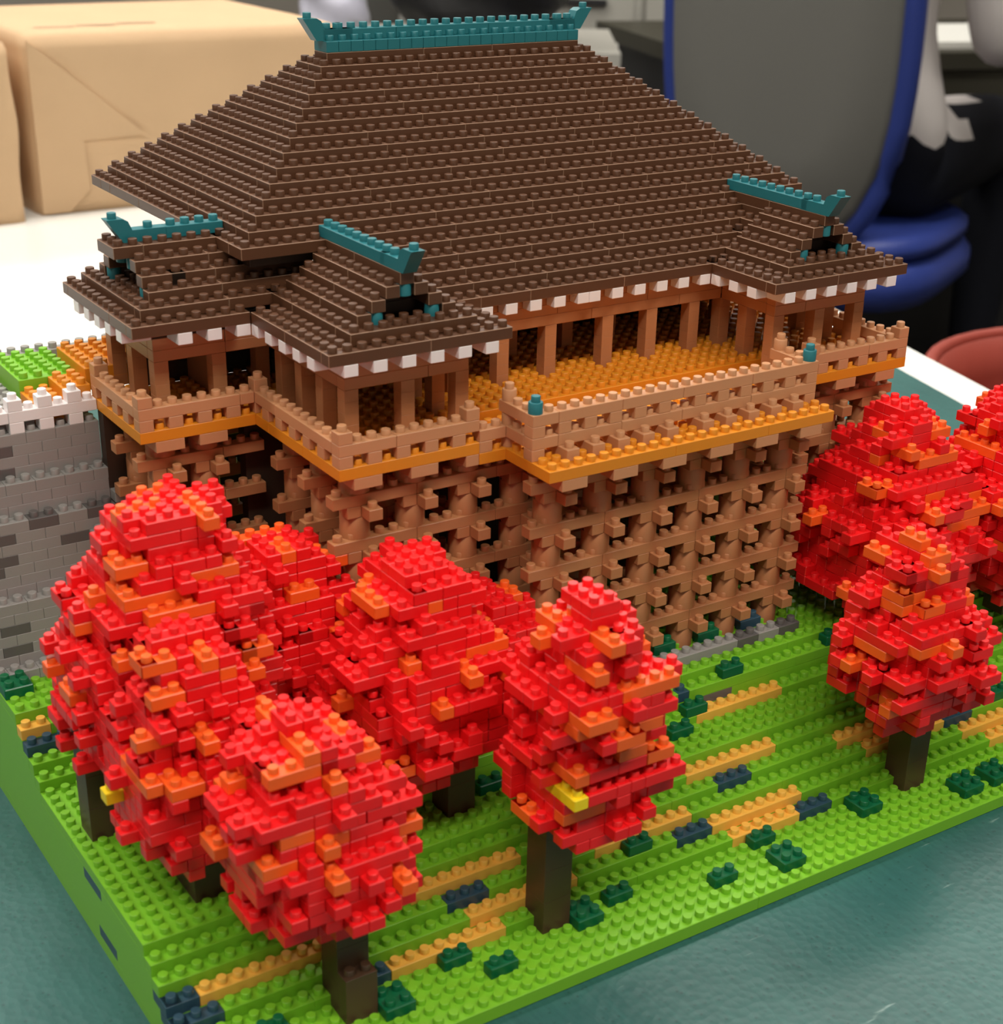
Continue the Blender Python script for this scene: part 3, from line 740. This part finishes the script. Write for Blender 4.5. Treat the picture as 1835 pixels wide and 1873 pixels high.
# brown paper parcels
def parcel(name, label, x0, x1, y0, y1, z1, seed):
    rnd = random.Random(seed)
    t = thing(name, label, 'parcel', ((x0 + x1)/2, (y0 + y1)/2, ZB - MT), 'brown paper parcels on the table')
    bm = bmesh.new(); zb = ZB - MT
    nx, ny, nz = 26, 12, 12
    def wob(p):
        x, y, z = p
        k = math.sin(x*.21 + seed)*math.sin(z*.3 + x*.05)*.5 + math.sin(x*.07 - z*.23 + seed*2)*.45 + rnd.uniform(-.13, .13)
        rr = 1.2
        return k
    grid = {}
    def P(i, j, k):
        if (i, j, k) in grid: return grid[i, j, k]
        fx, fy, fz = i/nx, j/ny, k/nz
        x, y, z = x0 + (x1 - x0)*fx, y0 + (y1 - y0)*fy, zb + (z1 - zb)*fz
        w = wob((x, y, z))
        if j == 0: y += w*.5*math.sin(math.pi*fz)
        if i == 0: x += w*.4*math.sin(math.pi*fz)
        if i == nx: x -= w*.4*math.sin(math.pi*fz)
        if k == nz:
            z += w*.35*math.sin(math.pi*fy)
            if j == 0: z -= .7; y += .5
            if i in (0, nx): z -= .6
        if i == 0 and j == 0: x += .5; y += .4
        if i == nx and j == 0: x -= .5; y += .4
        grid[i, j, k] = bm.verts.new(W(x, y, z) - t.location)
        return grid[i, j, k]
    for i in range(nx):
        for k in range(nz):
            for j in (0, ny): bm.faces.new((P(i, j, k), P(i + 1, j, k), P(i + 1, j, k + 1), P(i, j, k + 1)))
        for j in range(ny):
            for k in (0, nz): bm.faces.new((P(i, j, k), P(i + 1, j, k), P(i + 1, j + 1, k), P(i, j + 1, k)))
    for j in range(ny):
        for k in range(nz):
            for i in (0, nx): bm.faces.new((P(i, j, k), P(i, j + 1, k), P(i, j + 1, k + 1), P(i, j, k + 1)))
    bmesh.ops.recalc_face_normals(bm, faces=bm.faces)
    me = bpy.data.meshes.new('wrapping'); bm.to_mesh(me); bm.free(); me.materials.append(MATS['kraft'])
    for p in me.polygons: p.use_smooth = True
    o = bpy.data.objects.new('wrapping', me); col.objects.link(o); o.parent = t
    # folded flap on the front: a sheet with real thickness lying against the face
    hz = z1 - zb
    def sheet(nm, pts, th=.35):
        a = [W(x, y0 - .25, z) for x, z in pts]; b = [W(x, y0 - .25 - th, z) for x, z in pts]; n = len(pts)
        frame_mesh(nm, 'kraft', a + b, [tuple(range(n)), tuple(range(n, 2*n))[::-1]] + [(i, (i + 1) % n, n + (i + 1) % n, n + i) for i in range(n)], t, smooth=False)
    sheet('fold_flap', [(x0 + .5, zb + hz*.97), (x0 + (x1 - x0)*.34, zb + hz*.42), (x0 + (x1 - x0)*.15, zb + hz*.41), (x0 + (x1 - x0)*.155, zb + hz*.13), (x0 + (x1 - x0)*.09, zb + .3), (x0 + .5, zb + .3)])
    for q in range(3):
        xx = x0 + (x1 - x0)*(.08 + .13*q)
        frame_mesh('print_mark', 'kraft_ink', [W(xx, y0 + 8 + q, z1 + .14), W(xx + 7, y0 + 7 + q, z1 + .14), W(xx + 7.3, y0 + 9 + q, z1 + .14), W(xx + .3, y0 + 10 + q, z1 + .14)], [(0, 1, 2, 3)], t, smooth=False)
    return t
parcel('paper_parcel', 'large brown paper parcel with a folded flap behind the temple roof', 60.8, 122, 211, 262, 29.2, 2)
parcel('paper_parcel', 'brown paper parcel beside the larger parcel with the folded flap', 6, 57.6, 207, 258, 28.6, 5)

# office chairs
def office_chair(label, pos, f, parent_name='office_chair'):
    f = f.normalized(); l = Vector((f.y, -f.x, 0))
    t = thing(parent_name, label, 'chair', Vector((pos.x, pos.y, 0)))
    o = t.location
    sz = .4
    def loc(a, b, z): return o + l*a + f*b + Vector((0, 0, z))
    # seat
    def slab(nm, m, w, d, z0, z1, b0, r=.09):
        pts = []
        for q in range(32):
            an = 2*math.pi*q/32; c, s_ = math.cos(an), math.sin(an)
            k = (abs(c)**3.2 + abs(s_)**3.2)**(-1/3.2); pts.append((w*k*c, b0 + d*k*s_))
        vs, fs = [], []
        rings = [(.90, z0), (1, z0 + (z1 - z0)*.35), (1, z0 + (z1 - z0)*.7), (.93, z1)]
        for sc, z in rings:
            for a, b in pts: vs.append(loc(a*sc, b0 + (b - b0)*sc, z))
        for i in range(len(rings) - 1):
            for j in range(32): fs.append((i*32 + j, i*32 + (j + 1) % 32, (i + 1)*32 + (j + 1) % 32, (i + 1)*32 + j))
        fs += [tuple(range(32))[::-1], tuple(range(96, 128))]
        return frame_mesh(nm, m, vs, fs, t)
    slab('seat_pan', 'chair_blue', .245, .235, sz - .085, sz - .01, .02); slab('seat_cushion', 'chair_blue', .235, .225, sz - .012, sz + .03, .02)
    # back: rounded panel, slightly curved about the sitter, with a blue shell rim
    out = []
    hw, hh, zc = .18, .34, .75
    for q in range(48):
        an = 2*math.pi*q/48; c, s_ = math.cos(an), math.sin(an)
        k = (abs(c)**3.4 + abs(s_)**3.4)**(-1/3.4)
        w = hw*(1 - .12*max(0, -s_*k)**2); out.append((w*k*c, zc + hh*k*s_))
    def bend(a, z): return -.215 + .45*a*a + (z - .76)*-.10
    vs, fs = [], []
    rings = [(1, .028), (1, -.012), (.96, -.03), (.6, -.034), (.2, -.036)]
    for sc, off in rings:
        for a, z in out:
            zz = zc + (z - zc)*sc; aa = a*sc; vs.append(loc(aa, bend(aa, zz) + off, zz))
    n = 48
    for i in range(len(rings) - 1):
        for j in range(n): fs.append((i*n + j, i*n + (j + 1) % n, (i + 1)*n + (j + 1) % n, (i + 1)*n + j))
    fs += [tuple(range((len(rings) - 1)*n, len(rings)*n)), tuple(range(n))[::-1]]
    frame_mesh('back_panel', 'chair_fabric', vs, fs, t)
    tube('back_rim', 'chair_blue', [loc(a*1.02, bend(a, z) + .004, zc + (z - zc)*1.015) for a, z in out], .021, t, 10, True)
    tube('back_strut', 'chair_dark', [loc(0, -.2, .44), loc(0, -.22, .41), loc(0, -.2, .37), loc(0, 0, .345)], .022, t)
    tube('gas_column', 'chair_dark', [loc(0, 0, .35), loc(0, 0, .08)], .027, t)
    for q in range(5):
        an = 2*math.pi*q/5; e = (math.cos(an)*.28, math.sin(an)*.28)
        tube('base_spoke', 'chair_dark', [loc(0, 0, .1), loc(e[0], e[1], .065)], [.03, .018], t)
        tube('caster', 'chair_dark', [loc(e[0], e[1] - .02, .031), loc(e[0], e[1] + .02, .031)], .03, t)
    return t
cb = at(1412, 200, 2.42)
cf = (rt*.5 + fw*.87).normalized()
cpos = cb + cf*.235
office_chair('grey backed office chair with a blue shell rim and blue seat pan', cpos, cf)
c2 = at(520, 40, 3.75)
office_chair('blue office chair standing empty beyond the brown paper parcels', c2, (fw*.3 - rt).normalized())

# seated person on the first chair, back to the camera
def person(pos, f):
    f = f.normalized(); r = Vector((f.y, -f.x, 0)); Z = Vector((0, 0, 1))
    o = Vector((pos.x, pos.y, 0))
    def q(a, b, z): return o + r*a + f*b + Z*z
    J = {'pel': (q(0, .0, .53), .125), 'wai': (q(0, .0, .68), .125), 'che': (q(0, .03, .88), .135), 'nec': (q(0, .06, 1.06), .058), 'hd1': (q(0, .08, 1.14), .075), 'hd2': (q(0, .09, 1.24), .095), 'hd3': (q(0, .085, 1.31), .07)}
    E = [('pel', 'wai'), ('wai', 'che'), ('che', 'nec'), ('nec', 'hd1'), ('hd1', 'hd2'), ('hd2', 'hd3')]
    for s, sg in (('L', -1), ('R', 1)):
        J[s+'sh'] = (q(sg*.17, .03, 1.0), .066); J[s+'el'] = (q(sg*.22, .05, .70), .056); J[s+'fo'] = (q(sg*.22, .19, .75), .046); J[s+'wr'] = (q(sg*.17, .33, .76), .032); J[s+'ha'] = (q(sg*.15, .40, .755), .036)
        J[s+'hi'] = (q(sg*.1, .05, .52), .1); J[s+'kn'] = (q(sg*.15, .45, .53), .07); J[s+'ca'] = (q(sg*.15, .44, .3), .056); J[s+'an'] = (q(sg*.15, .42, .09), .04); J[s+'to'] = (q(sg*.16, .55, .045), .038)
        E += [('che', s+'sh'), (s+'sh', s+'el'), (s+'el', s+'fo'), (s+'fo', s+'wr'), (s+'wr', s+'ha'), ('pel', s+'hi'), (s+'hi', s+'kn'), (s+'kn', s+'ca'), (s+'ca', s+'an'), (s+'an', s+'to')]
        base_p = J[s+'ha'][0]
        for i in range(5):
            if i == 0: a, b, L = sg*-.034, .0, .045
            else: a, b, L = sg*(-.03 + .02*(i - 1)), .03, (.05, .058, .054, .042)[i - 1]
            k1, k2 = s + 'f%da' % i, s + 'f%db' % i
            J[k1] = (base_p + r*a + f*(b + L*.55), .0095); J[k2] = (base_p + r*a*1.1 + f*(b + L*1.05) - Z*.02, .0085)
            E += [(s+'ha', k1), (k1, k2)]
    names = list(J); idx = {n: i for i, n in enumerate(names)}
    me = bpy.data.meshes.new('person_body')
    me.from_pydata([tuple(J[n][0] - o) for n in names], [(idx[a], idx[b]) for a, b in E], []); me.update()
    ob = bpy.data.objects.new('person_build', me); col.objects.link(ob)
    ob.modifiers.new('skin', 'SKIN'); sb = ob.modifiers.new('sub', 'SUBSURF'); sb.levels = 2
    sv = me.skin_vertices[0].data
    for n in names:
        rr = J[n][1]; sv[idx[n]].radius = (rr, rr*.8 if n in ('wai', 'che', 'pel') else rr); sv[idx[n]].use_root = (n == 'pel')
    dg = bpy.context.evaluated_depsgraph_get(); ev = ob.evaluated_get(dg)
    m2 = bpy.data.meshes.new_from_object(ev)
    bpy.data.objects.remove(ob)
    m2.materials.clear()
    for k in ('skin', 'shirt', 'trousers', 'hair'): m2.materials.append(MATS[k])
    for p in m2.polygons:
        p.use_smooth = True
        c = p.center; b = c.dot(f); z = c.z
        if z < .075 or (z < .6 and (b > .09 or z < .5)) or z < .56: p.material_index = 2
        elif z > 1.07: p.material_index = 3 if (b < .11 and z > 1.1) or z > 1.27 else 0
        elif b > .31 and z < .83: p.material_index = 0
        else: p.material_index = 1
    po = bpy.data.objects.new('person', m2); col.objects.link(po); po.location = o
    tag(po, 'person in a white shirt and dark trousers sitting on the grey backed office chair', 'person')
    return po
person(cpos - cf*.02 + Vector((cf.y, -cf.x, 0))*.045, cf)

# far desk with papers, drawers
dk = at(1860, 95, 3.05); dl = (rt*.96 + fw*.28).normalized(); dn = Vector((-dl.y, dl.x, 0))
def obox(bm, c, hl_, hd, z0, z1, off=0):
    vs = [c + dl*a + dn*b for a in (-hl_, hl_) for b in (off - hd, off + hd)]
    v = [bm.verts.new((p.x, p.y, z)) for p in vs for z in (z0, z1)]
    for qd in ((0, 1, 3, 2), (4, 6, 7, 5), (0, 4, 5, 1), (2, 3, 7, 6), (0, 2, 6, 4), (1, 5, 7, 3)): bm.faces.new([v[i] for i in qd])
dz = dk.z
desk = thing('office_desk', 'dark desk with wide drawers beyond the seated person', 'desk', Vector((dk.x, dk.y, 0)))
simple('desk_top', 'desk_dark', lambda bm: obox(bm, dk, .62, .3, dz - .03, dz, .3), desk)
simple('desk_body', 'chair_dark', lambda bm: obox(bm, dk, .58, .27, .03, dz - .03, .3), desk)
for i in range(3):
    z0 = dz - .085 - i*.062
    simple('drawer', 'desk_dark', lambda bm: obox(bm, dk, .56, .01, z0, z0 + .052, .02), desk)
for a in (-.54, .54): simple('desk_foot', 'chair_dark', lambda bm: obox(bm, dk + dl*a, .03, .2, 0, .031, .3), desk)
pp = simple('paper_stack', 'paper', lambda bm: obox(bm, dk - dl*.12, .3, .16, dz, dz + .012, .22))
tag(pp, 'stack of white paper sheets on the dark desk', 'paper stack')

# steel cabinet with drawer lines
cbn = at(1060, 90, 3.95)
dl_old, dn_old = dl, dn
dl, dn = rt.copy(), fw.copy()
cab = thing('steel_cabinet', 'pale grey steel cabinet with wide flat drawers against the back', 'cabinet', Vector((cbn.x, cbn.y, 0)))
simple('cabinet_body', 'steel', lambda bm: obox(bm, cbn, .5, .22, 0, cbn.z + .16, .24), cab)
for i in range(6):
    z0 = cbn.z + .09 - i*.12
    simple('drawer', 'steel_white' if i % 2 else 'steel', lambda bm: obox(bm, cbn, .47, .012, z0 - .05, z0 + .055, .012), cab)
    simple('drawer_handle', 'chair_dark', lambda bm: obox(bm, cbn, .06, .008, z0 + .012, z0 + .024, -.006), cab)
pl = at(1165, 120, 3.6)
pole = tube('coat_stand', 'steel', [Vector((pl.x, pl.y, 0)), Vector((pl.x, pl.y, 1.5))], .014)
tag(pole, 'thin grey steel pole standing in front of the steel cabinet', 'pole')
# black bag and white bag beyond the parcels
bgp = at(820, 30, 2.9)
st = thing('side_desk', 'low grey side desk beyond the parcels carrying a black bag', 'desk', Vector((bgp.x, bgp.y, 0)))
simple('desk_top', 'steel', lambda bm: obox(bm, bgp, .3, .2, bgp.z - .07, bgp.z - .045, .1), st)
for a in (-.27, .27):
    for b in (-.08, .27): simple('leg', 'chair_dark', lambda bm: obox(bm, bgp + dl*a + dn*b, .015, .015, 0, bgp.z - .069, 0), st)
def blob(name, m, c, rx, ry, rz, seed, label, cat):
    rnd = random.Random(seed); bm = bmesh.new()
    bmesh.ops.create_icosphere(bm, subdivisions=4, radius=1)
    for v in bm.verts:
        p = v.co.copy()
        k = 1 + .08*math.sin(p.x*5 + seed) * math.sin(p.y*4 + p.z*3) + .05*math.sin(p.z*9 + p.x*4)
        p = Vector((abs(p.x)**.8*math.copysign(1, p.x), abs(p.y)**.8*math.copysign(1, p.y), abs(p.z)**.75*math.copysign(1, p.z)))*k
        q = dl*p.x*rx + dn*p.y*ry + Vector((0, 0, max(p.z, -.92)*rz))
        v.co = c + q
    me = bpy.data.meshes.new(name); bm.to_mesh(me); bm.free(); me.materials.append(MATS[m])
    for p in me.polygons: p.use_smooth = True
    o = bpy.data.objects.new(name, me); col.objects.link(o)
    return tag(o, label, cat)
blob('shoulder_bag', 'bag_black', bgp + dl*.06 + Vector((0, 0, .068)), .15, .12, .12, 3, 'slumped black bag on the grey side desk beyond the parcels', 'bag')
blob('plastic_bag', 'plastic_bag', bgp - dl*.2 + Vector((0, 0, .015)), .06, .08, .065, 7, 'crumpled pale lilac plastic bag beside the black bag', 'bag')
dl, dn = dl_old, dn_old

# terracotta coloured bin beside the table
bp_ = at(2040, 700, 1.13)
bn = thing('waste_bin', 'round terracotta red bin with a thick rim standing beside the table', 'bin', Vector((bp_.x, bp_.y, 0)))
verts, faces = [], []
prof_b = [(.085, 0), (.10, .02), (.128, bp_.z - .03), (.136, bp_.z - .028), (.138, bp_.z), (.128, bp_.z), (.12, bp_.z - .03), (.085, .03), (.0, .03)]
nb = 40
for r_, z in prof_b:
    for j in range(nb):
        a = 2*math.pi*j/nb; verts.append((bp_.x + r_*math.cos(a), bp_.y + r_*math.sin(a), z))
for i in range(len(prof_b) - 1):
    for j in range(nb): faces.append((i*nb + j, i*nb + (j + 1) % nb, (i + 1)*nb + (j + 1) % nb, (i + 1)*nb + j))
faces.append(tuple(range(nb))[::-1])
frame_mesh('bin_body', 'terracotta', verts, faces, bn)
tube('bin_rim', 'terracotta', [(bp_.x + .136*math.cos(2*math.pi*j/40), bp_.y + .136*math.sin(2*math.pi*j/40), bp_.z) for j in range(40)], .006, bn, 8, True)
